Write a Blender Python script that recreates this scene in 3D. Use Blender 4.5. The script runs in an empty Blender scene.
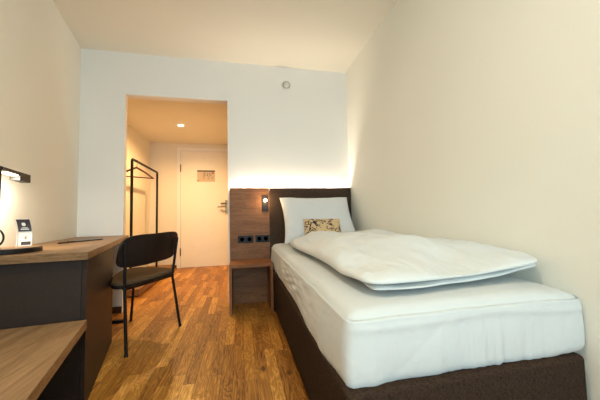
import bpy, bmesh, math, random
from mathutils import Vector, Matrix, noise
random.seed(7)
C = bpy.context.scene.collection
PI = math.pi
CAM_H = 0.9006
YB = 3.052            # front face of the back wall
XR = 1.262            # right wall
XL = -1.5386          # left wall at the back corner
TL = math.tan(0.1851) # splay of the left wall
H = 2.622
HH = 2.31             # hallway ceiling
YH = 5.45             # end of hallway

# ------------------------------------------------------------------ materials
def nt(name):
    m = bpy.data.materials.new(name); m.use_nodes = True
    t = m.node_tree; b = t.nodes['Principled BSDF']
    return m, t, b
def N(t, kind, **kw):
    n = t.nodes.new(kind)
    for k, v in kw.items():
        if k.startswith('i_'): n.inputs[k[2:].replace('_', ' ')].default_value = v
        else: setattr(n, k, v)
    return n
def L(t, a, b): t.links.new(a, b)
def math_(t, op, a, b=None, c=None):
    n = t.nodes.new('ShaderNodeMath'); n.operation = op
    for i, v in enumerate((a, b, c)):
        if v is None: continue
        if isinstance(v, (int, float)): n.inputs[i].default_value = v
        else: L(t, v, n.inputs[i])
    return n.outputs[0]
def ramp(t, fac, stops):
    r = t.nodes.new('ShaderNodeValToRGB'); e = r.color_ramp.elements
    while len(e) < len(stops): e.new(0.5)
    for q, (p, c) in zip(e, stops): q.position = p; q.color = (*c, 1)
    L(t, fac, r.inputs[0]); return r.outputs[0]
def coords(t, scale=(1, 1, 1), rot=(0, 0, 0), src='Object'):
    tc = t.nodes.new('ShaderNodeTexCoord'); mp = t.nodes.new('ShaderNodeMapping')
    mp.inputs['Scale'].default_value = scale; mp.inputs['Rotation'].default_value = rot
    L(t, tc.outputs[src], mp.inputs[0]); return mp.outputs[0]
def bump(t, b, h, strength, dist=0.01):
    n = t.nodes.new('ShaderNodeBump'); n.inputs['Strength'].default_value = strength
    n.inputs['Distance'].default_value = dist
    L(t, h, n.inputs['Height']); L(t, n.outputs[0], b.inputs['Normal'])
def tex_noise(t, vec, scale, detail=4, rough=.5, dist=0):
    n = t.nodes.new('ShaderNodeTexNoise'); n.inputs['Scale'].default_value = scale
    n.inputs['Detail'].default_value = detail; n.inputs['Roughness'].default_value = rough
    n.inputs['Distortion'].default_value = dist
    L(t, vec, n.inputs['Vector']); return n.outputs[0]

def plain(name, col, rough=.5, metal=0, noise_amt=0.06, nscale=40, bmp=0, spec=None):
    m, t, b = nt(name)
    v = coords(t); f = tex_noise(t, v, nscale)
    lo = tuple(c * (1 - noise_amt) for c in col); hi = tuple(min(1, c * (1 + noise_amt)) for c in col)
    L(t, ramp(t, f, [(.3, lo), (.7, hi)]), b.inputs['Base Color'])
    b.inputs['Roughness'].default_value = rough; b.inputs['Metallic'].default_value = metal
    if spec is not None: b.inputs['Specular IOR Level'].default_value = spec
    if bmp: bump(t, b, tex_noise(t, v, nscale * 4), bmp, .002)
    return m

def plaster(name, col, bscale=90, bs=.25):
    m, t, b = nt(name)
    v = coords(t)
    f = tex_noise(t, v, 1.3, 3)
    L(t, ramp(t, f, [(.3, tuple(c * .975 for c in col)), (.7, col)]), b.inputs['Base Color'])
    b.inputs['Roughness'].default_value = .85
    b.inputs['Specular IOR Level'].default_value = .2
    v1 = coords(t, (1, 1, .18)); v2 = coords(t, (.18, .18, 1))
    h = math_(t, 'ADD', tex_noise(t, v1, bscale * 2, 3), tex_noise(t, v2, bscale * 2, 3))
    bump(t, b, h, bs, .0015)
    return m

def wood(name, dark, mid, light, axis='Y', rough=.5, scale=1.0, knots=True, bands=3.0):
    """board with grain along axis"""
    m, t, b = nt(name)
    s = {'X': (1.0, 9, 9), 'Y': (9, 1.0, 9), 'Z': (9, 9, 1.0)}[axis]
    s2 = {'X': (1.2, 60, 60), 'Y': (60, 1.2, 60), 'Z': (60, 60, 1.2)}[axis]
    v = coords(t, tuple(q * scale for q in s)); w = coords(t, tuple(q * scale for q in s2))
    a = tex_noise(t, v, 1.6, 5, .6, 1.2)
    g = tex_noise(t, w, 1.5, 3, .6)
    r = math_(t, 'FRACT', math_(t, 'MULTIPLY', a, bands * 3))
    r = math_(t, 'ABSOLUTE', math_(t, 'SUBTRACT', r, .5))
    f = math_(t, 'ADD', math_(t, 'MULTIPLY', a, .55), math_(t, 'ADD', math_(t, 'MULTIPLY', r, .25), math_(t, 'MULTIPLY', g, .35)))
    col = ramp(t, f, [(.30, dark), (.52, mid), (.78, light)])
    if knots:
        vv = coords(t, {'X': (1.5, 3, 3), 'Y': (3, 1.5, 3), 'Z': (3, 3, 1.5)}[axis])
        vo = t.nodes.new('ShaderNodeTexVoronoi'); vo.inputs['Scale'].default_value = 1.6; L(t, vv, vo.inputs['Vector'])
        k = ramp(t, vo.outputs['Distance'], [(.02, (.25, .2, .17)), (.09, (1, 1, 1))])
        mx = t.nodes.new('ShaderNodeMixRGB'); mx.blend_type = 'MULTIPLY'; mx.inputs[0].default_value = .6
        L(t, col, mx.inputs[1]); L(t, k, mx.inputs[2]); col = mx.outputs[0]
    L(t, col, b.inputs['Base Color']); b.inputs['Roughness'].default_value = rough
    b.inputs['Specular IOR Level'].default_value = .2
    bump(t, b, g, .15, .001)
    return m

def floor_mat():
    m, t, b = nt('oak_parquet')
    tc = t.nodes.new('ShaderNodeTexCoord'); sx = t.nodes.new('ShaderNodeSeparateXYZ'); L(t, tc.outputs['Object'], sx.inputs[0])
    x, y = sx.outputs[0], sx.outputs[1]
    W = .066
    xr = math_(t, 'DIVIDE', math_(t, 'ADD', x, 10), W); row = math_(t, 'FLOOR', xr); fx = math_(t, 'FRACT', xr)
    wn = t.nodes.new('ShaderNodeTexWhiteNoise'); wn.noise_dimensions = '1D'; L(t, row, wn.inputs['W'])
    ln = math_(t, 'ADD', math_(t, 'MULTIPLY', wn.outputs[0], .30), .38)
    yr = math_(t, 'DIVIDE', math_(t, 'ADD', math_(t, 'ADD', y, 20), math_(t, 'MULTIPLY', wn.outputs[0], 7.3)), ln)
    cell = math_(t, 'FLOOR', yr); fy = math_(t, 'FRACT', yr)
    cb = t.nodes.new('ShaderNodeCombineXYZ'); L(t, row, cb.inputs[0]); L(t, cell, cb.inputs[1])
    w2 = t.nodes.new('ShaderNodeTexWhiteNoise'); w2.noise_dimensions = '3D'; L(t, cb.outputs[0], w2.inputs['Vector'])
    rnd = w2.outputs['Value']
    # grain space: stretched, shifted per block
    gx = math_(t, 'MULTIPLY', x, 16); gy = math_(t, 'MULTIPLY', y, 2.2)
    gv = t.nodes.new('ShaderNodeCombineXYZ'); L(t, gx, gv.inputs[0]); L(t, gy, gv.inputs[1]); L(t, math_(t, 'MULTIPLY', rnd, 37), gv.inputs[2])
    a = tex_noise(t, gv.outputs[0], 1.0, 3, .5, .7)
    rings = math_(t, 'FRACT', math_(t, 'MULTIPLY', a, 11))
    rings = math_(t, 'POWER', math_(t, 'ABSOLUTE', math_(t, 'SUBTRACT', math_(t, 'MULTIPLY', rings, 2), 1)), 2)
    fv = t.nodes.new('ShaderNodeCombineXYZ'); L(t, math_(t, 'MULTIPLY', x, 160), fv.inputs[0]); L(t, math_(t, 'MULTIPLY', y, 5), fv.inputs[1]); L(t, math_(t, 'MULTIPLY', rnd, 11), fv.inputs[2])
    g = tex_noise(t, fv.outputs[0], 1.0, 3, .6)
    f = math_(t, 'ADD', math_(t, 'MULTIPLY', math_(t, 'POWER', rnd, 1.6), .27), math_(t, 'ADD', math_(t, 'MULTIPLY', g, .46), math_(t, 'MULTIPLY', rings, .20)))
    f = math_(t, 'SUBTRACT', f, math_(t, 'MULTIPLY', math_(t, 'SUBTRACT', .5, a), .12))
    col = ramp(t, f, [(.18, (.13, .042, .005)), (.31, (.31, .120, .018)), (.46, (.44, .190, .031)), (.60, (.64, .31, .062)), (.76, (.86, .52, .16))])
    # knots
    vo = t.nodes.new('ShaderNodeTexVoronoi'); vo.inputs['Scale'].default_value = 1
    kv = t.nodes.new('ShaderNodeCombineXYZ'); L(t, math_(t, 'MULTIPLY', x, 7), kv.inputs[0]); L(t, math_(t, 'MULTIPLY', y, 4), kv.inputs[1]); L(t, kv.outputs[0], vo.inputs['Vector'])
    k = ramp(t, vo.outputs['Distance'], [(.05, (.16, .10, .06)), (.15, (1, 1, 1))])
    mx = t.nodes.new('ShaderNodeMixRGB'); mx.blend_type = 'MULTIPLY'; mx.inputs[0].default_value = .8
    L(t, col, mx.inputs[1]); L(t, k, mx.inputs[2])
    # joints
    ex = math_(t, 'LESS_THAN', math_(t, 'MINIMUM', fx, math_(t, 'SUBTRACT', 1, fx)), .018)
    ey = math_(t, 'LESS_THAN', math_(t, 'MINIMUM', fy, math_(t, 'SUBTRACT', 1, fy)), .0025)
    e = math_(t, 'MAXIMUM', ex, ey)
    m2 = t.nodes.new('ShaderNodeMixRGB'); L(t, math_(t, 'MULTIPLY', e, .65), m2.inputs[0]); L(t, mx.outputs[0], m2.inputs[1]); m2.inputs[2].default_value = (.05, .022, .01, 1)
    L(t, m2.outputs[0], b.inputs['Base Color'])
    L(t, ramp(t, g, [(.2, (.34,) * 3), (.8, (.5,) * 3)]), b.inputs['Roughness'])
    b.inputs['Specular IOR Level'].default_value = .27
    bump(t, b, math_(t, 'SUBTRACT', g, e), .12, .001)
    return m

def fabric(name, col, scale=700, var=.35, bs=.5, rough=.95):
    m, t, b = nt(name)
    v = coords(t, (1, 1, .35)); v2 = coords(t, (.35, .35, 1))
    f = math_(t, 'MULTIPLY', math_(t, 'ADD', tex_noise(t, v, scale, 2), tex_noise(t, v2, scale, 2)), .5)
    L(t, ramp(t, f, [(.32, tuple(c * (1 - var) for c in col)), (.68, tuple(min(1, c * (1 + var)) for c in col))]), b.inputs['Base Color'])
    b.inputs['Roughness'].default_value = rough; b.inputs['Specular IOR Level'].default_value = .05
    b.inputs['Sheen Weight'].default_value = 0
    bump(t, b, f, bs, .002)
    return m

def linen(name, col):
    m, t, b = nt(name)
    v = coords(t)
    n1 = tex_noise(t, v, 26, 4, .55, .6); n2 = tex_noise(t, v, 7, 3, .5, 1.0)
    b.inputs['Base Color'].default_value = (*col, 1)
    f = tex_noise(t, v, 3, 2)
    L(t, ramp(t, f, [(.3, tuple(c * .97 for c in col)), (.7, col)]), b.inputs['Base Color'])
    b.inputs['Roughness'].default_value = .8; b.inputs['Specular IOR Level'].default_value = .2
    b.inputs['Sheen Weight'].default_value = .1
    bump(t, b, math_(t, 'ADD', math_(t, 'MULTIPLY', n1, .35), n2), .35, .012)
    return m

def emit(name, col, s):
    m, t, b = nt(name)
    b.inputs['Base Color'].default_value = (*col, 1)
    b.inputs['Emission Color'].default_value = (*col, 1); b.inputs['Emission Strength'].default_value = s
    return m

def cushion_mat():
    m, t, b = nt('printed_cotton')
    v = coords(t)
    n = tex_noise(t, v, 11, 2, .5, 1.8)
    band = math_(t, 'ABSOLUTE', math_(t, 'SUBTRACT', n, .5))
    n2 = tex_noise(t, v, 11, 1)
    mask = math_(t, 'MULTIPLY', math_(t, 'LESS_THAN', band, .045), math_(t, 'GREATER_THAN', n2, .42))
    vo = t.nodes.new('ShaderNodeTexVoronoi'); vo.inputs['Scale'].default_value = 26; L(t, v, vo.inputs['Vector'])
    dots = math_(t, 'MULTIPLY', math_(t, 'LESS_THAN', vo.outputs['Distance'], .28), math_(t, 'GREATER_THAN', tex_noise(t, v, 17, 1), .56))
    mk = math_(t, 'MAXIMUM', mask, dots)
    L(t, ramp(t, mk, [(.4, (.60, .42, .22)), (.6, (.035, .016, .02))]), b.inputs['Base Color'])
    b.inputs['Roughness'].default_value = .9
    return m

M = dict(
    wall=plaster('wall_paint', (.81, .785, .70)),
    wallb=plaster('back_wall_paint', (.81, .775, .72)),
    ceil=plaster('ceiling_paint', (.80, .75, .64), bs=.1),
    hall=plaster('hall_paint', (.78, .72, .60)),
    trimw=plain('white_trim', (.80, .78, .72), .5, noise_amt=.02),
    det=plain('detector_plastic', (.62, .58, .52), .7, noise_amt=.02, spec=.1),
    door=plain('door_paint', (.80, .75, .64), .45, noise_amt=.02, nscale=5),
    floor=floor_mat(),
    desk_oak=wood('desk_oak', (.13, .066, .028), (.26, .145, .066), (.38, .235, .12), 'Y', .42, 1.0),
    desk_edge=wood('desk_edge_oak', (.11, .052, .021), (.20, .105, .046), (.29, .17, .08), 'Y', .5, 1.2, knots=False),
    band=wood('edge_band_oak', (.10, .050, .021), (.20, .108, .049), (.30, .175, .086), 'X', .5, 1.2, knots=False),
    bench_oak=wood('bench_oak', (.15, .080, .034), (.29, .165, .078), (.41, .255, .135), 'Y', .5, .8),
    cabinet=plain('taupe_board', (.030, .019, .014), .5, noise_amt=.12, nscale=120, spec=.2),
    panel=wood('panel_oak', (.105, .042, .017), (.21, .092, .040), (.32, .155, .072), 'X', .5, 1.0, bands=3.5),
    stand=wood('stand_oak', (.12, .043, .015), (.23, .090, .032), (.32, .145, .058), 'X', .5, 1.0, knots=False),
    standz=wood('stand_leg_oak', (.12, .045, .016), (.21, .085, .032), (.30, .14, .06), 'Z', .5, 1.0, knots=False),
    headb=fabric('headboard_fabric', (.056, .036, .025), 260, .5),
    base=fabric('base_fabric', (.040, .024, .016), 260, .5),
    plinth=plain('black_plinth', (.012, .010, .009), .7),
    sheet=linen('white_sheet', (.60, .61, .59)),
    duvet=linen('white_duvet', (.65, .66, .64)),
    pillow=linen('pillow_cotton', (.64, .64, .63)),
    cushion=cushion_mat(),
    black=plain('black_metal', (.010, .008, .007), .45, 0, .1, spec=.22),
    blackp=plain('black_plastic', (.011, .009, .008), .42, spec=.22),
    chairwood=plain('black_stained_shell', (.016, .009, .007), .45, noise_amt=.25, nscale=20, spec=.25),
    seatpad=fabric('seat_upholstery', (.095, .062, .035), 600, .25, .3),
    bronze=plain('dark_bronze', (.14, .075, .03), .3, .9),
    steel=plain('warm_steel', (.30, .22, .12), .3, .9),
    redwood=wood('hanger_wood', (.09, .02, .01), (.17, .045, .02), (.25, .08, .04), 'Y', .4, knots=False),
    platform=wood('platform_oak', (.12, .055, .02), (.24, .12, .05), (.34, .18, .08), 'Y', .5),
    skirting=plain('brown_skirting', (.075, .032, .014), .5),
    paper=plain('white_card', (.75, .72, .66), .6, noise_amt=.02),
    print_dark=plain('dark_print', (.030, .015, .012), .5),
    print_gold=plain('gold_print', (.35, .24, .12), .5),
    planpaper=plain('plan_paper', (.52, .40, .27), .5, noise_amt=.05, nscale=60),
    red=plain('red_print', (.35, .06, .03), .5),
    folder=plain('black_folder', (.018, .014, .012), .3),
    led=emit('led_strip_light', (1.0, .84, .68), 16),
    bulb=emit('bulb_glow', (1.0, .74, .42), 35),
    lampled=emit('lamp_led', (1.0, .82, .58), 5),
    spot=emit('downlight_glow', (1.0, .80, .52), 40),
    fill_glow=emit('added_fill_glow', (1.0, .88, .68), 3.5),  # glow of the added ceiling fill
)
# clear glass for the window
m, t, b = nt('window_glass'); b.inputs['Base Color'].default_value = (1, 1, 1, 1)
tr = t.nodes.new('ShaderNodeBsdfTransparent'); gl = t.nodes.new('ShaderNodeBsdfGlossy'); gl.inputs['Roughness'].default_value = .02
mxs = t.nodes.new('ShaderNodeMixShader'); mxs.inputs[0].default_value = .06
L(t, tr.outputs[0], mxs.inputs[1]); L(t, gl.outputs[0], mxs.inputs[2]); L(t, mxs.outputs[0], t.nodes['Material Output'].inputs[0])
M['glass'] = m

# ------------------------------------------------------------------ mesh helpers
def box(bm, x0, x1, y0, y1, z0, z1, bev=0.0, seg=2):
    vs = [bm.verts.new((x, y, z)) for z in (z0, z1) for y in (y0, y1) for x in (x0, x1)]
    fs = [(0, 2, 3, 1), (4, 5, 7, 6), (0, 1, 5, 4), (2, 6, 7, 3), (0, 4, 6, 2), (1, 3, 7, 5)]
    faces = [bm.faces.new([vs[i] for i in f]) for f in fs]
    if bev > 0:
        es = list({e for f in faces for e in f.edges})
        bmesh.ops.bevel(bm, geom=es, offset=bev, segments=seg, affect='EDGES', profile=.6)
    return bm
def prism(bm, pts, z0, z1, bev=0.0):
    lo = [bm.verts.new((x, y, z0)) for x, y in pts]; hi = [bm.verts.new((x, y, z1)) for x, y in pts]
    n = len(pts); faces = [bm.faces.new(hi), bm.faces.new(lo[::-1])]
    for i in range(n): faces.append(bm.faces.new((lo[i], lo[(i + 1) % n], hi[(i + 1) % n], hi[i])))
    bmesh.ops.recalc_face_normals(bm, faces=faces)
    if bev > 0:
        es = list({e for f in faces for e in f.edges})
        bmesh.ops.bevel(bm, geom=es, offset=bev, segments=2, affect='EDGES', profile=.6)
    return bm
def tube(bm, path, r, seg=14, closed=False, caps=True):
    """round tube along a list of points"""
    P = [Vector(p) for p in path]; n = len(P); rings = []
    prev = None
    for i, p in enumerate(P):
        a = P[i - 1] if (i > 0 or closed) else p; c = P[(i + 1) % n] if (i < n - 1 or closed) else p
        d = (c - a).normalized()
        if prev is None:
            u = d.orthogonal().normalized()
        else:
            u = (prev - d * prev.dot(d)).normalized()
        prev = u; w = d.cross(u)
        rr = r[i] if isinstance(r, (list, tuple)) else r
        rings.append([bm.verts.new(p + (u * math.cos(q) + w * math.sin(q)) * rr) for q in [2 * PI * k / seg for k in range(seg)]])
    m = n if closed else n - 1
    for i in range(m):
        A, B = rings[i], rings[(i + 1) % n]
        for k in range(seg): bm.faces.new((A[k], A[(k + 1) % seg], B[(k + 1) % seg], B[k]))
    if caps and not closed:
        bm.faces.new(rings[0][::-1]); bm.faces.new(rings[-1])
    return bm
def lathe(bm, prof, c=(0, 0, 0), axis='Z', seg=40):
    """prof: list of (radius, height)"""
    rings = []
    for r, h in prof:
        ring = []
        for k in range(seg):
            q = 2 * PI * k / seg; a, b_ = r * math.cos(q), r * math.sin(q)
            p = {'Z': (a, b_, h), 'Y': (a, h, b_), 'X': (h, a, b_)}[axis]
            ring.append(bm.verts.new((c[0] + p[0], c[1] + p[1], c[2] + p[2])))
        rings.append(ring)
    for A, B in zip(rings, rings[1:]):
        for k in range(seg): bm.faces.new((A[k], A[(k + 1) % seg], B[(k + 1) % seg], B[k]))
    bm.faces.new(rings[0][::-1]); bm.faces.new(rings[-1])
    return bm
def B(): return bmesh.new()
def origin_of(o):
    p = Vector((0, 0, 0))
    while o: p += o.location; o = o.parent
    return p
def obj(name, bm, mat, parent=None, smooth=False, loc=None, label=None):
    bmesh.ops.recalc_face_normals(bm, faces=bm.faces)
    me = bpy.data.meshes.new(name)
    if parent is not None and loc is None:
        base = origin_of(parent); bmesh.ops.translate(bm, verts=bm.verts, vec=-base)
        loc = Vector((0, 0, 0))
    elif loc is None:
        xs = [v.co for v in bm.verts]
        base = Vector(((min(v.x for v in xs) + max(v.x for v in xs)) / 2, (min(v.y for v in xs) + max(v.y for v in xs)) / 2, min(v.z for v in xs)))
        bmesh.ops.translate(bm, verts=bm.verts, vec=-base); loc = base
    bm.to_mesh(me); bm.free()
    o = bpy.data.objects.new(name, me); C.objects.link(o); o.location = loc
    me.materials.append(mat)
    if parent is not None: o.parent = parent
    if smooth:
        for p in me.polygons: p.use_smooth = True
        me.set_sharp_from_angle(angle=math.radians(smooth if smooth is not True else 180))
    if label: o['label'] = label
    return o
def thing(name, label, cat, loc):
    o = bpy.data.objects.new(name, None); C.objects.link(o); o.location = loc; o.empty_display_size = .1
    o['label'] = label; o['category'] = cat
    return o
def tag(o, label, cat, group=None):
    o['label'] = label; o['category'] = cat
    if group: o['group'] = group
    return o
def struct(name, bm, mat, parent=None):
    o = obj(name, bm, mat, parent)
    if parent is None: o['kind'] = 'structure'
    return o
def bx(*a, **k): return box(B(), *a, **k)

# ------------------------------------------------------------------ the room
YR = -2.6     # rear wall (behind the camera)
WT = .055      # thickness shown at the opening's left reveal
xl = lambda y: XL + TL * (YB - y)
OX0, OX1, OZ = -1.139, -.129, 2.183   # opening
HX0, HX1 = -1.61, -.062               # hallway side walls

struct('floor', bx(-1.8, 1.5, YR - .1, YH + .1, -.06, 0), M['floor'])
bm = B(); prism(bm, [(xl(YR) - .05, YR - .1), (XR + .1, YR - .1), (XR + .1, YB + .1), (XL - .1, YB + .1)], H, H + .1)
struct('ceiling', bm, M['ceil'])
struct('ceiling_hall', bx(HX0 - .1, HX1 + .05, YB + .105, YH + .1, HH, HH + .08), M['ceil'])
# back wall: three pieces around the opening as one mesh
bm = B()
prism(bm, [(XL - .12, YB), (OX0, YB), (OX0, YB + WT), (OX0 - .015, YB + .1), (XL - .12, YB + .1)], 0, H)
box(bm, OX1, XR + .1, YB, YB + .1, 0, H)
box(bm, OX0, OX1, YB, YB + .1, OZ, H)
bm2 = bm
struct('wall_back', bm2, M['wallb'])
struct('wall_right', bx(XR, XR + .1, YR - .1, YB, 0, H), M['wall'])
bm = B(); prism(bm, [(xl(YB), YB), (xl(YR), YR), (xl(YR) - .1, YR), (xl(YB) - .12, YB)], 0, H)
struct('wall_left', bm, M['wall'])
# rear wall with a window opening
WX0, WX1, WZ0, WZ1 = -.30, 1.05, .55, 2.35
bm = B(); x0_, x1_ = xl(YR) - .1, XR + .1
box(bm, x0_, WX0, YR - .1, YR, 0, H); box(bm, WX1, x1_, YR - .1, YR, 0, H)
box(bm, WX0, WX1, YR - .1, YR, 0, WZ0); box(bm, WX0, WX1, YR - .1, YR, WZ1, H)
struct('wall_rear', bm, M['wall'])
bm = B(); f = .06
box(bm, WX0, WX1, YR - .09, YR - .04, WZ0, WZ0 + f); box(bm, WX0, WX1, YR - .09, YR - .04, WZ1 - f, WZ1)
for x in (WX0, (WX0 + WX1) / 2 - f / 2, WX1 - f): box(bm, x, x + f, YR - .09, YR - .04, WZ0, WZ1)
w = struct('window_1', bm, M['trimw'])
obj('pane', bx(WX0 + f, WX1 - f, YR - .068, YR - .062, WZ0 + f, WZ1 - f), M['glass'], w)
# hall walls
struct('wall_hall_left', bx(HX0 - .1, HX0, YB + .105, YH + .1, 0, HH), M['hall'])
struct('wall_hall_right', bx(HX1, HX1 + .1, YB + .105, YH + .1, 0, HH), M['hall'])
DX0, DX1, DZ = -1.078, -.20, 2.165
bm = B()
box(bm, HX0, DX0 - .01, YH, YH + .1, 0, HH); box(bm, DX1 + .01, HX1, YH, YH + .1, 0, HH); box(bm, DX0 - .01, DX1 + .01, YH, YH + .1, DZ + .01, HH)
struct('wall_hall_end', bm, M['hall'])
# door in the hallway
dr = bpy.data.objects.new('door_1', None); C.objects.link(dr); dr.location = ((DX0 + DX1) / 2, YH, 0); dr['kind'] = 'structure'
obj('door_leaf', bx(DX0, DX1, YH - .018, YH + .03, .006, DZ, bev=.003), M['door'], dr)
bm = B(); c = .066
box(bm, DX0 - c, DX0 - .004, YH - .024, YH - .001, 0, DZ + c, bev=.004)
box(bm, DX1 + .004, DX1 + c, YH - .024, YH - .001, 0, DZ + c, bev=.004)
box(bm, DX0 - .004, DX1 + .004, YH - .024, YH - .001, DZ + .004, DZ + c, bev=.004)
obj('door_frame', bm, M['trimw'], dr)
for z in (1.77, .22):
    bm = B(); lathe(bm, [(.008, z), (.009, z + .005), (.009, z + .135), (.008, z + .14)], (DX0 - .002, YH - .03, 0), seg=16)
    obj('hinge', bm, M['bronze'], dr, 30)
yf = YH - .018
hx = -.262
bm = B(); box(bm, hx - .022, hx + .022, yf - .008, yf - .0005, .985, 1.235, bev=.004)
hp = obj('door_handle', bm, M['steel'], dr)
bm = B(); tube(bm, [(hx, yf - .006, 1.108), (hx, yf - .055, 1.108), (hx - .012, yf - .062, 1.108), (hx - .16, yf - .062, 1.106)], .010)
obj('lever', bm, M['steel'], hp, 50)
bm = B(); tube(bm, [(hx, yf - .006, 1.175), (hx, yf - .035, 1.175), (hx - .10, yf - .037, 1.175)], .013)
obj('deadbolt_turn', bm, M['bronze'], hp, 50)
bm = B(); tube(bm, [(hx, yf - .006, 1.02), (hx - .004, yf - .035, 1.02), (hx - .05, yf - .05, 1.015), (hx - .095, yf - .05, 1.06)], .007)
obj('security_latch', bm, M['steel'], hp, 50)
# baseboards
bsb = lambda n, bm: struct(n, bm, M['skirting'])
bsb('baseboard_back', bx(XL - .0, OX0 - .001, YB - .014, YB - .0005, 0, .062, bev=.003))
bsb('baseboard_hall_end', bx(HX0 + .002, DX0 - c - .002, YH - .014, YH - .0005, 0, .06, bev=.003))
bsb('baseboard_hall_left', bx(HX0 + .0005, HX0 + .014, YB + .12, YH - .02, 0, .06, bev=.003))
bm = B(); prism(bm, [(xl(YB - .02) + .0008, YB - .02), (xl(YR) + .0008, YR + .001), (xl(YR) + .015, YR + .001), (xl(YB - .02) + .015, YB - .02)], 0, .062)
bsb('baseboard_left', bm)

# ------------------------------------------------------------------ desk (runs along the splayed left wall)
DT = (-1.069 + .724) / (2.979 - 1.534)      # dx/dy of the room-side edge
ex = lambda y: -.724 + DT * (y - 1.534)
desk = thing('desk', 'long taupe desk with an oak worktop along the left wall', 'desk', (-1.15, 2.2, 0))
y0, y1 = 1.534, YB - .018
top = [(ex(y0), y0), (ex(y1), y1), (xl(y1) + .006, y1), (xl(y0 - .06) + .006, y0 - .06)]
bm = B(); prism(bm, top, .714, .750, .0015)
obj('tabletop', bm, M['desk_oak'], desk)
q0, q1 = Vector(top[3]), Vector(top[0]); nn_ = Vector((q1.y - q0.y, -(q1.x - q0.x))).normalized() * .0018
bm = B(); prism(bm, [(q0.x, q0.y), (q1.x, q1.y), (q1.x + nn_.x, q1.y + nn_.y), (q0.x + nn_.x, q0.y + nn_.y)], .7145, .7495)
obj('edge_band', bm, M['band'], desk)
# side panel facing the room and end panel facing the bench
sa, sb = (-.742, 1.566), (-.9445, 2.355)
nx = .022
bm = B(); prism(bm, [sa, sb, (sb[0] - nx, sb[1]), (sa[0] - nx, sa[1])], 0, .7135, .001)
obj('side_panel', bm, M['cabinet'], desk)
bm = B(); prism(bm, [(sa[0] - nx - .003, sa[1] + .004), (sa[0] - nx - .008, sa[1] + .022), (xl(1.50) + .012, 1.535), (xl(1.50) + .012, 1.515)], 0, .7135, .001)
obj('end_panel', bm, M['cabinet'], desk)
bm = B(); prism(bm, [(-.99, 2.343), (-1.30, 2.343), (-1.30, 2.363), (-.985, 2.363)], 0, .7135, .001)
bm = B(); prism(bm, [(xl(2.3) + .03, 2.3), (xl(2.99) + .03, 2.99), (xl(2.99) + .05, 2.99), (xl(2.3) + .05, 2.3)], .35, .7135); obj('back_panel', bm, M['cabinet'], desk)
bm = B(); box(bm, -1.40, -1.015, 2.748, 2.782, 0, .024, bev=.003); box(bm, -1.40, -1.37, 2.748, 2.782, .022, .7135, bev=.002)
obj('floor_bar', bm, M['black'], desk, label='low black bar with an upright')  # low dark bar on the floor under the desk

# bench
bench = thing('bench', 'low oak topped luggage bench in front of the desk end', 'bench', (-.9, 1.0, 0))
bt = (-.569 + .733) / (.916 - 1.565)
bxx = lambda y: -.733 + bt * (y - 1.558)
ya, yb = .36, 1.553
bm = B(); prism(bm, [(bxx(ya), ya), (bxx(yb), yb), (xl(1.48) + .02, 1.503), (xl(ya) + .02, ya)], .382, .424, .0015)
obj('bench_top', bm, M['bench_oak'], bench)
bm = B(); prism(bm, [(xl(.42) + .05, .42), (xl(1.50) + .05, 1.50), (xl(1.50) + .02, 1.50), (xl(.42) + .02, .42)], 0, .3815)
obj('support_panel', bm, M['cabinet'], bench)
bm = B(); prism(bm, [(xl(.42) + .06, .42), (-.50, .42), (-.50, .445), (xl(.42) + .06, .445)], 0, .3815)
obj('support_panel', bm, M['cabinet'], bench)

# ------------------------------------------------------------------ desk lamp
lc = Vector((-1.135, 1.67, .7505))
lamp = thing('desk_lamp', 'black desk lamp with a lit flat head over a round base', 'lamp', lc)
bm = B(); lathe(bm, [(.117, .7508), (.122, .754), (.123, .770), (.120, .774)], (lc.x, lc.y, 0), seg=64)
obj('base', bm, M['blackp'], lamp, 35)
bm = B(); lathe(bm, [(.115, .7742), (.115, .7748)], (lc.x, lc.y, 0), seg=64)
obj('base_lit_top', bm, M['desk_oak'], lamp, label='top of the lamp base with lamplight put into its colour')  # lamplight reflected on the black base, painted as an oak colour
sx, sy = -1.148, 1.60
bm = B(); box(bm, sx - .011, sx + .011, sy - .011, sy + .011, .774, 1.178, bev=.003)
obj('stem', bm, M['black'], lamp)
d = Vector((-.229, .973, 0)); nrm = Vector((.973, .229, 0))
def obox(bm, p, a0, a1, b0, b1, z0, z1):
    pts = [(p.x + d.x * a + nrm.x * b_, p.y + d.y * a + nrm.y * b_) for a, b_ in ((a0, b0), (a1, b0), (a1, b1), (a0, b1))]
    prism(bm, pts, z0, z1, .002)
sp = Vector((sx, sy, 0))
bm = B(); obox(bm, sp, .005, .31, -.028, .016, 1.160, 1.176)
obox(bm, sp, .185, .31, -.028, .016, 1.130, 1.1605)
arm = obj('lamp_head', bm, M['black'], lamp)
bm = B(); obox(bm, sp, .07, .18, -.022, .010, 1.152, 1.1595)
obj('light_panel', bm, M['lampled'], arm, label='glowing warm light panel')
bm = B(); tube(bm, [(-1.178 + .046 * math.cos(q), 1.628, .828 + .046 * math.sin(q)) for q in [2 * PI * k / 40 for k in range(40)]], .0042, 10, closed=True)
obj('cable_loop', bm, M['black'], lamp, True)

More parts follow.
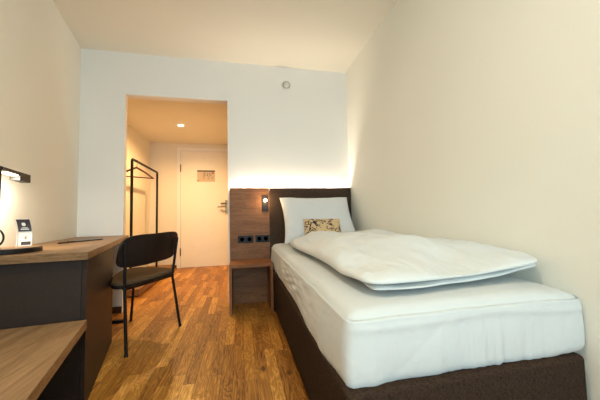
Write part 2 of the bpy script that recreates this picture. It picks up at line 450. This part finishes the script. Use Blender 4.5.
# info card: bent card standing on the lamp base
card = thing('information_card', 'curved white and dark brown standing card beside the desk lamp', 'card', (-1.125, 1.75, .774))
def card_pt(s, w, off=0.0):
    # s 0..1 bottom to top, w -1..1 across
    z = .7754 + .143 * s
    cx, cy = -1.118 - .019 * s, 1.742 + .018 * math.sin(s * 2.6)
    return Vector((cx + .0235 * w + off * .3, cy + .012 * w - off, z))
def card_strip(s0, s1, w0, w1, th0, th1, n=10):
    bm = B(); g0 = []; g1 = []
    for i in range(n + 1):
        s = s0 + (s1 - s0) * i / n
        g0.append([bm.verts.new(card_pt(s, w, -th1)) for w in (w0, w1)]); g1.append([bm.verts.new(card_pt(s, w, -th0)) for w in (w0, w1)])
    for i in range(n):
        bm.faces.new((g0[i][0], g0[i][1], g0[i + 1][1], g0[i + 1][0])); bm.faces.new((g1[i][0], g1[i + 1][0], g1[i + 1][1], g1[i][1]))
        bm.faces.new((g0[i][0], g0[i + 1][0], g1[i + 1][0], g1[i][0])); bm.faces.new((g0[i][1], g1[i][1], g1[i + 1][1], g0[i + 1][1]))
    bm.faces.new((g0[0][0], g1[0][0], g1[0][1], g0[0][1])); bm.faces.new((g0[n][0], g0[n][1], g1[n][1], g1[n][0]))
    return bm
obj('card_sheet', card_strip(0, 1, -1, 1, 0, .0012), M['paper'], card, 60)
bm = B()
for i in range(2): pass
bm = card_strip(0, 1, -1.0, -.86, -.022, -.0212); obj('rear_flap', bm, M['paper'], card, 60)
obj('printed_panel', card_strip(.53, .985, -.97, .97, -.0016 + .0002, -.0002, 8), M['print_dark'], card, 60, label='dark brown printed upper panel')
def card_mark(name, pts, mat, th=.0004, base=.0014):
    bm = B(); lo = []; hi = []
    for s_, w_ in pts:
        lo.append(bm.verts.new(card_pt(s_, w_, base))); hi.append(bm.verts.new(card_pt(s_, w_, base + th)))
    n = len(pts); bm.faces.new(hi); bm.faces.new(lo[::-1])
    for i in range(n): bm.faces.new((lo[i], lo[(i + 1) % n], hi[(i + 1) % n], hi[i]))
    return obj(name, bm, mat, card)
blob = lambda cs, cw, rs, rw, n=14: [(cs + rs * math.sin(2 * PI * k / n) * (1 + .25 * math.cos(4 * PI * k / n)), cw + rw * math.cos(2 * PI * k / n)) for k in range(n)]
# flip: marks are on the camera side (-y)
card_mark('emblem', blob(.80, -.05, .085, .28), M['paper'], base=.0017)
card_mark('emblem', blob(.30, .05, .075, .16), M['print_gold'], base=.0004)
card_mark('text_line', [(.60, -.6), (.60, .6), (.63, .6), (.63, -.6)], M['paper'], base=.0017)
card_mark('text_line', [(.655, -.45), (.655, .45), (.68, .45), (.68, -.45)], M['paper'], base=.0017)
card_mark('printed_label', [(.04, -.55), (.04, .85), (.16, .85), (.16, -.55)], M['print_dark'], base=.0004)

# folder and pen on the desk
bm = B(); fp = [Vector((-1.150, 2.275)), Vector((-1.062, 2.462)), Vector((-1.135, 2.496)), Vector((-1.223, 2.309))]
prism(bm, [(p.x, p.y) for p in fp], .7505, .7585, .0012)
fo = tag(obj('writing_folder', bm, M['folder']), 'thin black writing folder lying on the oak desk', 'folder')
a, b2 = Vector((-1.197, 2.085, .7555)), Vector((-1.145, 2.212, .7555))
pen = thing('pen', 'slim black pen lying against the left end of the folder', 'pen', (-1.15, 2.14, .7505))
a = Vector((-1.196, 2.150, .7555)); b2 = Vector((-1.152, 2.262, .7555)); dv = (b2 - a).normalized()
# keep the pen clear of the folder's corner
off = Vector((0, 0, 0)); a += off; b2 += off
bm = B(); tube(bm, [a, a + dv * .012, b2 - dv * .01, b2], [.0015, .0045, .0045, .0035], 12); obj('barrel', bm, M['blackp'], pen, 40)
bm = B(); tube(bm, [b2 - dv * .045 + Vector((0, 0, .0062)), b2 - dv * .004 + Vector((0, 0, .0062)), b2 + dv*.0 + Vector((0, 0, .003))], .0012, 8); obj('clip', bm, M['steel'], pen, 40)

# ------------------------------------------------------------------ chair
A0, B0, C0, D0 = Vector((-.746, 2.074, 0)), Vector((-.507, 2.538, 0)), Vector((-.965, 2.781, 0)), Vector((-1.02, 2.405, 0))
At, Bt, Ct, Dt = Vector((-.778, 2.125, .425)), Vector((-.567, 2.53, .425)), Vector((-.925, 2.735, .425)), Vector((-.985, 2.445, .425))
chair = thing('desk_chair', 'dark shell chair with brown padded seat at the desk', 'chair', (-.79, 2.42, 0))
lr = .0105
Ab, Bb = Vector((-.765, 2.085, .745)), Vector((-.528, 2.525, .745))
def leg(p0, p1, top=None, low=None):
    bm = B(); path = [p0 + Vector((0, 0, .004)), p1] + ([top] if top else [])
    tube(bm, path, lr, 14)
    l = obj('leg', bm, M['black'], chair, 50)
    bm = B(); lathe(bm, [(.0125, 0), (.0125, .012), (.011, .014)], (p0.x, p0.y, 0), seg=16); obj('rubber_foot', bm, M['blackp'], l, 40)
leg(A0, At, Ab); leg(B0, Bt, Bb)
leg(C0, Ct); leg(D0, Dt)
bm = B()
for p, q in ((At, Bt), (Bt, Ct), (Ct, Dt), (Dt, At)): tube(bm, [p, q], .009, 12)
obj('seat_frame', bm, M['black'], chair, 50)
# seat pad: rounded, slightly dished
F = Vector((-.77, .64, 0)).normalized()
sc = [Vector((-.765, 2.085)), Vector((-.545, 2.49)), Vector((-.59, 2.63)), Vector((-.90, 2.80)), Vector((-1.0, 2.71)), Vector((-.978, 2.46)), Vector((-.918, 2.27)), Vector((-.865, 2.12))]
def smooth_loop(pts, it=3):
    for _ in range(it):
        q = []
        for i in range(len(pts)):
            a_, b_ = pts[i], pts[(i + 1) % len(pts)]
            q += [a_ * .75 + b_ * .25, a_ * .25 + b_ * .75]
        pts = q
    return pts
loop = smooth_loop(sc, 3); cen = sum(loop, Vector((0, 0))) / len(loop)
def pad(loop, cen, prof):
    bm = B(); rings = []
    for s, z in prof:
        rings.append([bm.verts.new((cen.x + (p.x - cen.x) * s, cen.y + (p.y - cen.y) * s, z)) for p in loop])
    n = len(loop)
    for P, Q in zip(rings, rings[1:]):
        for i in range(n): bm.faces.new((P[i], P[(i + 1) % n], Q[(i + 1) % n], Q[i]))
    bm.faces.new(rings[0][::-1]); bm.faces.new(rings[-1]); return bm
obj('seat_shell', pad(loop, cen, [(.9, .430), (1.0, .436), (1.03, .444), (1.03, .450), (1.0, .452)]), M['chairwood'], chair, 40)
obj('seat_pad', pad(loop, cen, [(.98, .4522), (1.0, .458), (.99, .470), (.96, .476), (.85, .479), (.6, .476), (.3, .473), (.05, .472)]), M['seatpad'], chair, 60)
# backrest: curved rounded panel
def backrest():
    bm = B(); nu, nv = 36, 14
    A_, B_ = Vector((-.785, 2.030, 0)), Vector((-.508, 2.560, 0))
    ab = (B_ - A_); out = Vector((.889, -.458, 0))
    fr, bk = [], []
    for j in range(nv + 1):
        rf, rb = [], []
        for i in range(nu + 1):
            u, v = 2 * i / nu - 1, 2 * j / nv - 1
            # superellipse square -> rounded rectangle
            k = 5.5 if v < 0 else 4.5
            mlen = (abs(u) ** k + abs(v) ** k) ** (1 / k); mx_ = max(abs(u), abs(v))
            s = mx_ / mlen if mlen > 0 else 1
            U, V = u * s, v * s
            w = .5 + .5 * U * (1.0 if V > -.2 else 1 - .03 * (-.2 - V))
            z = .688 + .107 * V - .008 * (1 - U * U) * (V < 0) + .014 * V * (V < 0) * max(0, -U) + .008 * V * (V > 0) * max(0, U)
            curve = .050 * (1 - U * U)            # middle bulges outward
            lean = .018 * V
            p = A_ + ab * (w + .030 * (1 + V) * max(0, -U) + .040 * max(0, -U)) + out * (curve + lean - .036)
            p.z = z
            rf.append(bm.verts.new(p)); rb.append(bm.verts.new(p - out * .016))
        fr.append(rf); bk.append(rb)
    for j in range(nv):
        for i in range(nu):
            bm.faces.new((fr[j][i], fr[j][i + 1], fr[j + 1][i + 1], fr[j + 1][i]))
            bm.faces.new((bk[j][i], bk[j + 1][i], bk[j + 1][i + 1], bk[j][i + 1]))
    edge = [(0, i) for i in range(nu)] + [(j, nu) for j in range(nv)] + [(nv, i) for i in range(nu, 0, -1)] + [(j, 0) for j in range(nv, 0, -1)]
    for k in range(len(edge)):
        a_, b_ = edge[k], edge[(k + 1) % len(edge)]
        bm.faces.new((fr[a_[0]][a_[1]], bk[a_[0]][a_[1]], bk[b_[0]][b_[1]], fr[b_[0]][b_[1]]))
    return bm
obj('backrest', backrest(), M['chairwood'], chair, 45)

# ------------------------------------------------------------------ clothes rack in the hall
rack = thing('clothes_rack', 'black tube clothes rack standing on a low wooden plinth in the hall', 'clothes rack', (-1.35, 4.4, 0))
bm = B(); box(bm, -1.60, -1.168, 3.60, 5.36, .012, .088, bev=.003); obj('platform', bm, M['platform'], rack, label='low oak platform')
bm = B(); box(bm, -1.58, -1.20, 3.64, 5.33, 0, .0125); obj('plinth', bm, M['plinth'], rack)
rx = -1.35
P1, P2 = (rx, 3.86), (rx, 4.95)
zt = 1.68
bm = B(); tube(bm, [(rx, P1[1], .088), (rx, P1[1], zt - .03), (rx, P1[1] + .008, zt - .008), (rx, P1[1] + .03, zt), (rx, P2[1] - .03, zt), (rx, P2[1] - .008, zt - .008), (rx, P2[1], zt - .03), (rx, P2[1], .088)], .0165, 14)
obj('frame', bm, M['black'], rack, 50)
for p in (P1, P2):
    bm = B(); lathe(bm, [(.034, .0882), (.034, .095), (.018, .0965)], (p[0], p[1], 0), seg=20); obj('flange', bm, M['black'], rack, 40)
bm = B(); tube(bm, [(rx - .12, P2[1] - .12, .088), (rx - .12, P2[1] - .12, .62)], .011, 12); 
bm.free()
def hanger(y, ang, label):
    h = thing('coat_hanger', label, 'hanger', (rx, y, zt - .25))
    ca, sa_ = math.cos(ang), math.sin(ang)
    def W(u, z): return (rx + u * ca, y + u * sa_, zt + z)
    bm = B(); tube(bm, [W(.022 * math.cos(q) , -.0035 + .022 * math.sin(q)) for q in [math.radians(a) for a in range(170, -60, -20)]] + [W(0, -.052), W(0, -.085)], .0024, 8)
    obj('hook', bm, M['steel'], h, 60)
    bm = B(); L_ = [W(-.215, -.215), W(-.10, -.135), W(0, -.083), W(.10, -.135), W(.215, -.215)]
    tube(bm, L_, [.009, .013, .014, .013, .009], 12); obj('shoulders', bm, M['redwood'], h, 60)
    bm = B(); tube(bm, [W(-.208, -.212), W(.208, -.212)], .008, 10); obj('trouser_bar', bm, M['redwood'], h, 60)
hanger(4.02, math.radians(35), 'reddish brown wooden hanger on the rack near its front post')

# ------------------------------------------------------------------ headboard wall
PY = 3.000; PT = .022
bsp = thing('bedside_panel', 'tall oak wall panel beside the headboard with a lamp and sockets', 'wall panel', (.1, PY, 0))
obj('panel_board', bx(-.112, .3085, PY, PY + PT, .0, 1.2165, bev=.001), M['panel'], bsp)
for z in (.2, .8): obj('batten', bx(-.09, .29, PY + PT, YB - .001, z, z + .04), M['plinth'], bsp)
head = thing('headboard', 'wide dark brown fabric headboard against the back wall', 'headboard', (.785, PY, 0))
obj('upholstered_board', bx(.3105, XR - .002, PY - .004, PY + PT, 0, 1.2165, bev=.006), M['headb'], head)
for z in (.2, .8): obj('batten', bx(.35, 1.2, PY + PT, YB - .001, z, z + .04), M['plinth'], head)
led = tag(obj('led_strip', bx(-.10, 1.19, 3.030, 3.042, 1.181, 1.187), M['led']), 'warm light strip glowing upward behind headboard and wood panel', 'light strip')
hold = struct('trim_1', bx(-.10, 1.25, 3.0225, YB - .001, 1.165, 1.1805), M['plinth'])

# wall lamp
wl = thing('reading_lamp', 'small black wall lamp with a glowing round bulb above the sockets', 'lamp', (.262, PY, 1.0))
obj('back_plate', bx(.232, .293, PY - .018, PY - .0005, .965, 1.128, bev=.003), M['blackp'], wl)
bm = B(); tube(bm, [(.262, PY - .016, 1.078), (.262, PY - .034, 1.078)], .014, 16); obj('socket_collar', bm, M['steel'], wl, 40)
bm = B(); bmesh.ops.create_uvsphere(bm, u_segments=24, v_segments=14, radius=.0165, matrix=Matrix.Translation((.262, PY - .048, 1.078)))
obj('bulb', bm, M['bulb'], wl, True)
# sockets
for k, (x0, wd, lab) in enumerate(((-.028, .160, 'left black double wall socket on the wood panel, nearer the doorway'), (.155, .147, 'right black double wall socket on the wood panel, nearer the bed'))):
    s = thing('double_socket', lab, 'socket', (x0 + wd / 2, PY, .67)); s['group'] = 'double sockets beside the bed'
    obj('face_plate', bx(x0, x0 + wd, PY - .009, PY - .0005, .632, .705, bev=.003), M['blackp'], s)
    for q in (wd * .26, wd * .74):
        bm = B(); lathe(bm, [(.024, PY - .0092), (.024, PY - .0105), (.022, PY - .0105), (.0215, PY - .0092)], (x0 + q, 0, .6685), 'Y', 24)
        obj('outlet_ring', bm, M['black'], s, 30)

# nightstand : inverted U against the panel
ns = thing('nightstand', 'small open oak nightstand between the doorway and the bed', 'nightstand', (.1, 2.82, 0))
nx0, nx1, ny0, ny1 = -.108, .2990, 2.658, PY - .0015
obj('tabletop', bx(nx0, nx1, ny0, ny1, .428, .458, bev=.0015), M['stand'], ns)
for x in (nx0, nx1 - .024): obj('side_panel', bx(x, x + .024, ny0, ny1, 0, .4277, bev=.0015), M['standz'], ns)

# detector
det = thing('smoke_detector', 'small round white smoke detector high on the back wall', 'detector', (.528, YB, 2.40))
bm = B(); lathe(bm, [(.050, YB - .0005), (.052, YB - .006), (.052, YB - .018), (.046, YB - .026)], (.528, 0, 2.402), 'Y', 40); obj('housing', bm, M['det'], det, 35)
bm = B(); lathe(bm, [(.036, YB - .0262), (.036, YB - .031), (.030, YB - .036), (.010, YB - .038)], (.528, 0, 2.402), 'Y', 32); obj('cap', bm, M['det'], det, 35)

bm = B(); lathe(bm, [(.0405, YB - .0262), (.0405, YB - .0275), (.0365, YB - .0275), (.0365, YB - .0262)], (.528, 0, 2.402), 'Y', 40); obj('shadow_ring', bm, M['bronze'], det, 30)  # shade around the cap painted as a dark ring
# evacuation plan
pl = thing('escape_plan', 'framed paper escape plan with a dark header on the hall door', 'sign', (-.629, yf, 1.60))
obj('sheet', bx(-.789, -.467, yf - .006, yf - .0008, 1.590, 1.805, bev=.001), M['planpaper'], pl)
obj('header', bx(-.787, -.469, yf - .0072, yf - .0062, 1.778, 1.803), M['print_dark'], pl, label='dark header band')
bm = B()
def fr(x0, x1, z0, z1, w=.004):
    box(bm, x0, x1, yf - .007, yf - .0062, z0, z0 + w); box(bm, x0, x1, yf - .007, yf - .0062, z1 - w, z1)
    box(bm, x0, x0 + w, yf - .007, yf - .0062, z0 + w, z1 - w); box(bm, x1 - w, x1, yf - .007, yf - .0062, z0 + w, z1 - w)
fr(-.68, -.655, 1.64, 1.76); fr(-.655, -.60, 1.70, 1.755); fr(-.60, -.56, 1.69, 1.745); fr(-.56, -.535, 1.70, 1.76); fr(-.60, -.57, 1.64, 1.665); fr(-.53, -.50, 1.65, 1.68)
obj('floor_plan_lines', bm, M['print_dark'], pl)
obj('red_symbol', bx(-.522, -.490, yf - .007, yf - .0062, 1.735, 1.768), M['red'], pl)
obj('red_symbol', bx(-.782, -.762, yf - .007, yf - .0062, 1.596, 1.616), M['red'], pl)

# hall downlight
dlx, dly = -.865, 4.35
dl = thing('downlight', 'small round recessed spotlight glowing in the hallway ceiling', 'spotlight', (dlx, dly, HH))
bm = B(); lathe(bm, [(.030, HH - .006), (.043, HH - .006), (.045, HH - .0005), (.030, HH - .0005)], (dlx, dly, 0), seg=32); obj('trim_ring', bm, M['trimw'], dl, 35)
bm = B(); lathe(bm, [(.034, HH - .0062), (.033, HH - .011), (.022, HH - .018), (.006, HH - .021)], (dlx, dly, 0), seg=24); obj('lens', bm, M['spot'], dl)

# ------------------------------------------------------------------ bed
bed = thing('bed', 'single box spring bed with dark brown base and white sheeted mattress', 'bed', (.78, 1.9, 0))
def rbox(x0, x1, y0, y1, z0, z1, r, n=(40, 90, 14), fn=None):
    """subdivided rounded box, displaced by fn(co, normal)"""
    bm = B(); c = Vector(((x0 + x1) / 2, (y0 + y1) / 2, (z0 + z1) / 2)); h = Vector(((x1 - x0) / 2, (y1 - y0) / 2, (z1 - z0) / 2))
    cache = {}
    def lin(i, m, hh, r):
        # parameter with extra density near the rounded ends
        t_ = -1 + 2 * i / m
        e = 4
        if m <= 2 * e: return hh * t_
        if i <= e: return -hh + r * (1 - math.cos(i / e * PI / 2)) if False else -hh + r * (i / e)
        if i >= m - e: return hh - r * ((m - i) / e)
        return (-hh + r) + (2 * hh - 2 * r) * (i - e) / (m - 2 * e)
    def vert(i, j, k):
        key = (i, j, k)
        if key in cache: return cache[key]
        p = Vector((lin(i, n[0], h.x, r), lin(j, n[1], h.y, r), lin(k, n[2], h.z, r)))
        inner = Vector([max(-h[a] + r, min(h[a] - r, p[a])) for a in range(3)])
        dd = p - inner
        if dd.length > 1e-9:
            nn = dd.normalized(); q = inner + nn * r
        else: nn = Vector((0, 0, 1)); q = p
        co = c + q
        if fn: co = fn(co, nn)
        cache[key] = bm.verts.new(co); return cache[key]
    for (a, b_, c_) in ((0, 1, 2), (1, 2, 0), (2, 0, 1)):
        for side in (0, n[c_]):
            for i in range(n[a]):
                for j in range(n[b_]):
                    ids = []
                    for (u, v) in ((i, j), (i + 1, j), (i + 1, j + 1), (i, j + 1)):
                        k = [0, 0, 0]; k[a] = u; k[b_] = v; k[c_] = side; ids.append(vert(*k))
                    bm.faces.new(ids)
    return bm
obj('base', rbox(.300, 1.222, .79, PY - .006, .045, .372, .018, (12, 24, 12)), M['base'], bed, True)
obj('plinth', bx(.345, 1.18, .84, PY - .03, 0, .0449), M['plinth'], bed)
MX0, MX1, MY0, MY1, MZ0, MZ1 = .320, 1.256, .818, PY - .007, .355, .607
def nz(x, y, z): return noise.noise(Vector((x, y, z)))
def matt(co, nn):
    x, y, z = co; o = Vector(co)
    down = max(0, min(1, (MZ1 - .05 - z) / (MZ1 - MZ0 - .05)))       # 0 top .. 1 bottom
    if nn.x < -.3:      # left side
        # gathers: small horizontal puckers towards the head, vertical drag lines
        bandz = math.exp(-((z - (.50 - .03 * (y - 1.7))) / .075) ** 2) * math.exp(-((y - 1.75) / .45) ** 2)
        pk = nz(y * 7.0, z * 75 + 4 * y, 3) * .013 * bandz + nz(y * 38, z * 7, 1) * .0022 * down + nz(y * 6, z * 9, 8) * .007
        o.x += -.010 * math.sin(PI * min(1, max(0, (z - MZ0) / .2))) + pk
        o.z += down * (-.030 * math.exp(-((y - 1.15) / .28) ** 2) + .010 * nz(y * 2.5, 1, 4))
        o.x -= .014 * down * math.exp(-((y - 1.15) / .28) ** 2)
    if nn.y < -.3:      # front
        wv = nz(x * 26, z * 2.2, 7) * .0032 * (.3 + down) + nz(x * 9, z * 3, 2) * .004
        wv += .0075 * (.25 + .75 * down) * nz(x * 48 + 1.5 * z, z * 2.5, 12) * math.exp(-((x - .86) / .22) ** 4)
        wv += .004 * nz(x * 5, z * 6, 31)
        # rim roll of the sheet edge
        o.y -= .004 * math.exp(-((z - .545 + .02 * nz(x * 3, 1, 1)) / .012) ** 2)
        o.y += wv - .006 * math.sin(PI * min(1, max(0, (z - MZ0) / .2)))
        # a diagonal drag line from the lower left towards the top
        dl_ = (x - .42) * .75 - (z - .36)
        o.y += .0014 * math.exp(-(dl_ / .012) ** 2) * max(0, min(1, (.75 - x) / .1))
        o.y -= .020 * ((x - .9) / .35) * (x > .9)
        o.z += down * (.012 * math.exp(-((x - 1.22) / .12) ** 2) - .004 + .006 * nz(x * 4, 5, 5) - .006 * math.exp(-((x - .36) / .08) ** 2))
    if nn.z > .3:
        o.z += .004 * nz(x * 3, y * 3, 0) + .0022 * nz(x * 8, y * 5, 3)
        # slow fall to the rim
        dx = min(x - MX0, MX1 - x); dy = y - MY0
        o.z -= .018 * math.exp(-max(0, dx) / .05) * (1 if x < .8 else .6) + .014 * math.exp(-max(0, dy) / .06) + .016 * math.exp(-max(0, MX1 - x) / .030) * max(0, 1 - dy / .5)
        o.z += .012 * max(0, (y - 1.6)) * .5
    return o
obj('mattress', rbox(MX0, MX1, MY0, MY1, MZ0, MZ1, .045, (110, 200, 30), matt), M['sheet'], bed, True, label='mattress in a stretched white fitted sheet')
# ------------------------------------------------------------------ duvet
dv_ = None
def puff(bm, ctr, hx_, hy_, T, zb, rnd=4.0, nu=90, nv=110, wr=1.0, seed=0, prof=None, skew=None):
    """closed puffy slab: superellipse footprint, flat bottom, domed top"""
    top, bot = [], []
    for j in range(nv + 1):
        rt, rb = [], []
        for i in range(nu + 1):
            a_ = math.sin(PI / 2 * (2 * i / nu - 1)); b_ = math.sin(PI / 2 * (2 * j / nv - 1))
            k = rnd; mlen = (abs(a_) ** k + abs(b_) ** k) ** (1 / k); mxx = max(abs(a_), abs(b_))
            s = mxx / mlen if mlen > 1e-9 else 1
            U, V = a_ * s, b_ * s
            e = min(1.0, (abs(U) ** k + abs(V) ** k) ** (1 / k))
            edge = math.sqrt(max(0, 1 - e ** 2.2))
            x, y = skew(U, V) if skew else (ctr[0] + U * hx_, ctr[1] + V * hy_)
            TT = T * (prof(U, V) if prof else 1)
            w_ = (nz(x * 4 + seed, y * 2.2, seed) * .016 + nz(x * 10, y * 5 + seed, seed + 3) * .0065 + nz(x * 22 + 3 * nz(x * 4, y * 4, 8), y * 9, seed + 5) * .0028) * wr
            rim = (1 - edge)
            # tension creases radiating from the hems
            cr = (nz(x * 34 + seed, y * 7, 2) * .0050 * rim * (abs(V) > abs(U) * .9) + nz(x * 7, y * 30 + seed, 6) * .0040 * rim * (abs(U) >= abs(V) * .9)) * wr
            zt_ = zb + .45 * TT * (1 - .0) * edge * 0 + TT * (.38 + .62 * edge) + (w_ + cr) * min(1, edge * 2.2)
            zb_ = zb + TT * .30 * (1 - edge ** .45)
            if e >= .9999: zt_ = zb_ = zb + TT * .30
            zt_ = zb + TT * .30 + TT * .70 * edge + (w_ + cr) * min(1, edge * 1.6)
            rt.append(bm.verts.new((x, y, zt_)))
            border = i in (0, nu) or j in (0, nv)
            rb.append(rt[-1] if border else bm.verts.new((x, y, zb_)))
        top.append(rt); bot.append(rb)
    for j in range(nv):
        for i in range(nu):
            for g, fl in ((top, 0), (bot, 1)):
                q = [g[j][i], g[j][i + 1], g[j + 1][i + 1], g[j + 1][i]]
                q = list(dict.fromkeys(q))
                if fl: q = q[::-1]
                if len(q) >= 3:
                    try: bm.faces.new(q)
                    except ValueError: pass
    return bm
def dskew(U, V):
    t_ = (V + 1) / 2                       # 0 near .. 1 far
    ynear = .906 + .012 * math.sin(3 * U + .5); yfar = 2.56 + .03 * U
    y = ynear + (yfar - ynear) * t_
    xl_ = .432 + .010 * math.exp(-((t_) / .07)) - .0 * t_ + .012 * math.sin(y * 5)
    xr_ = 1.248 - .03 * math.exp(-(t_ / .04))
    return xl_ + (xr_ - xl_) * (U + 1) / 2, y
def dskew2(U, V):
    x, y = dskew(U, V)
    t_ = (V + 1) / 2
    return x + (.008 + .060 * (1 - math.exp(-t_ / .07))) * (1 - U) / 2, y + (.010 - .016 * nz(x * 4, 3, 1)) * (V < 0) * abs(V) ** 4
ZM = .619
def lift(x, y):
    return .044 * max(0, (x - .85) / .4) ** 1.5 * max(0, 1 - (y - .92) / .9)
def dlow(U, V): return 1.0
bm = B()
puff(bm, None, 0, 0, .062, ZM + .001, 22, 90, 90, 1.0, 11, lambda U, V: .85 + .35 * nz(U * 3, 2, 5) + .12 * U, dskew2)
nlow = len(bm.verts)
def dprof(U, V):
    t_ = (V + 1) / 2
    r = min(1, (t_ + .05) / .36); r = r * r * (3 - 2 * r)
    return .52 + .54 * r - .05 * max(0, t_ - .6) - .05 * max(0, U) ** 1.3 + .05 * math.exp(-((U + .1) / .6) ** 2) * t_
puff(bm, None, 0, 0, .120, ZM + .022, 18, 120, 190, 2.3, 4, dprof, dskew)
for k, v in enumerate(bm.verts):
    x, y, z = v.co
    if k >= nlow:      # the folded side sinks onto the sheet
        q = max(0, min(1, (.66 - x) / .20)); q = q * q * (3 - 2 * q)
        w = max(0, min(1, (y - .98) / .22)); w = w * w * (3 - 2 * w)
        v.co.z -= .018 * q * w
    v.co.z += lift(x, y)
duvet = tag(obj('duvet', bm, M['duvet'], None, True), 'thick white folded duvet lying on the mattress', 'duvet')

# pillow leaning on the headboard
def pillow(name, ctr, w, h, T, tilt, mat, label, cat, rot=0, pinch=.07, wr=1.0, seed=0, taper=0.0, yawz=0.0, n=60, pw=.5):
    bm = B(); fr_, bk_ = [], []
    Rm = Matrix.Rotation(yawz, 3, 'Z') @ Matrix.Rotation(tilt, 3, 'X') @ Matrix.Rotation(rot, 3, 'Y')
    for j in range(n + 1):
        a1, a2 = [], []
        for i in range(n + 1):
            u = math.sin(PI / 2 * (2 * i / n - 1)); v = math.sin(PI / 2 * (2 * j / n - 1))
            ex_ = 1 - pinch * (1 - u * u) * abs(v) ** 3; ey_ = 1 - pinch * (1 - v * v) * abs(u) ** 3
            X = u * w / 2 * ey_ * (1 + taper * v); Z = v * h / 2 * ex_
            t_ = T * ((1 - u ** 4) * (1 - v ** 4)) ** pw
            wv = (nz(u * 2.5 + seed, v * 2.5, 1) * .012 + nz(u * 7 + seed, v * 6, 4) * .004) * wr * min(1, t_ / T * 2)
            border = i in (0, n) or j in (0, n)
            p = Rm @ Vector((X, -t_ / 2 - (0 if border else wv), Z)) + Vector(ctr); q = Rm @ Vector((X, t_ / 2, Z)) + Vector(ctr)
            a1.append(bm.verts.new(p)); a2.append(a1[-1] if border else bm.verts.new(q))
        fr_.append(a1); bk_.append(a2)
    for j in range(n):
        for i in range(n):
            bm.faces.new((fr_[j][i], fr_[j][i + 1], fr_[j + 1][i + 1], fr_[j + 1][i]))
            q = [bk_[j][i], bk_[j + 1][i], bk_[j + 1][i + 1], bk_[j][i + 1]]
            try: bm.faces.new(q)
            except ValueError: pass
    return tag(obj(name, bm, mat, None, True), label, cat)
pillow('pillow', (.800, 2.800, .868), .775, .56, .15, math.radians(-33), M['pillow'], 'large white pillow leaning against the headboard', 'pillow', seed=2)
pillow('cushion', (.790, 2.612, .780), .375, .19, .075, math.radians(-24), M['cushion'], 'small beige cushion with a dark floral print leaning on the pillow', 'cushion', rot=math.radians(1), seed=5, wr=.4, n=30, pinch=.03)

# ------------------------------------------------------------------ added warm fill lamp on the ceiling, out of view
cl = thing('added_fill_lamp', 'added round warm fill lamp on the ceiling, out of view', 'lamp', (-.2, .15, H))
bm = B(); lathe(bm, [(.20, H - .0005), (.20, H - .045), (.19, H - .05)], (-.2, .15, 0), seg=48); obj('housing', bm, M['trimw'], cl, 35)
bm = B(); lathe(bm, [(.185, H - .051), (.175, H - .075), (.12, H - .09), (.02, H - .095)], (-.2, .15, 0), seg=48); obj('diffuser', bm, M['fill_glow'], cl, 60)

# ------------------------------------------------------------------ lights
def area(name, loc, rot, sx_, sy_, power, col, spread=None, parent=None):
    l = bpy.data.lights.new(name, 'AREA'); l.shape = 'RECTANGLE'; l.size = sx_; l.size_y = sy_; l.energy = power; l.color = col
    if spread: l.spread = spread
    o = bpy.data.objects.new(name, l); C.objects.link(o); o.location = loc; o.rotation_euler = rot; return o
def spot(name, loc, rot, power, col, ang, blend=.5, rad=.03):
    l = bpy.data.lights.new(name, 'SPOT'); l.energy = power; l.color = col; l.spot_size = math.radians(ang); l.spot_blend = blend; l.shadow_soft_size = rad
    o = bpy.data.objects.new(name, l); C.objects.link(o); o.location = loc; o.rotation_euler = rot; return o
area('daylight', ((WX0 + WX1) / 2, YR - .02, (WZ0 + WZ1) / 2), (PI / 2, 0, 0), WX1 - WX0 - .15, WZ1 - WZ0 - .15, 86, (.50, .795, 1.0))
area('led_light', (.545, 3.034, 1.192), (PI, 0, 0), 1.28, .012, 11, (1.0, .86, .72))
spot('downlight_beam', (dlx, dly, HH - .026), (0, 0, 0), 200, (1.0, .62, .27), 165, .9)
spot('lamp_beam', (-1.177, 1.722, 1.126), (math.radians(42), math.radians(15), 0), 16, (1.0, .88, .70), 150, .8)
pl_ = bpy.data.lights.new('bulb_light', 'POINT'); pl_.energy = 2.2; pl_.color = (1, .68, .36); pl_.shadow_soft_size = .02
o = bpy.data.objects.new('bulb_light', pl_); C.objects.link(o); o.location = (.262, PY - .085, 1.078)
area('added_fill_light', (-.2, .15, H - .10), (0, 0, 0), .35, .35, 27, (1.0, .88, .68))  # added warm fill under the unseen ceiling fixture

W = bpy.data.worlds.new('World'); bpy.context.scene.world = W; W.use_nodes = True
bg = W.node_tree.nodes['Background']; bg.inputs[0].default_value = (.62, .80, 1.0, 1); bg.inputs[1].default_value = 1.0

# ------------------------------------------------------------------ camera
yaw, pitch, roll, fpx = 0.21373, 0.05813, -0.02283, 275.267
fw = Vector((math.sin(yaw) * math.cos(pitch), math.cos(yaw) * math.cos(pitch), math.sin(pitch)))
rt = Vector((math.cos(yaw), -math.sin(yaw), 0)); up = rt.cross(fw)
r2 = rt * math.cos(roll) + up * math.sin(roll); u2 = -rt * math.sin(roll) + up * math.cos(roll)
mw = Matrix((( r2.x, u2.x, -fw.x, 0), (r2.y, u2.y, -fw.y, 0), (r2.z, u2.z, -fw.z, CAM_H), (0, 0, 0, 1)))
cam = bpy.data.cameras.new('camera'); cam.sensor_width = 36; cam.lens = 36 * fpx / 600; cam.clip_start = .02
co = bpy.data.objects.new('camera', cam); C.objects.link(co); co.matrix_world = mw
S = bpy.context.scene; S.camera = co
S.view_settings.view_transform = 'Standard'; S.view_settings.look = 'None'; S.view_settings.gamma = 1; S.view_settings.exposure = -0.15
S.view_settings.use_curve_mapping = False
S.cycles.use_denoising = True
S.cycles.max_bounces = 10; S.cycles.diffuse_bounces = 6
S.cycles.sample_clamp_indirect = 8
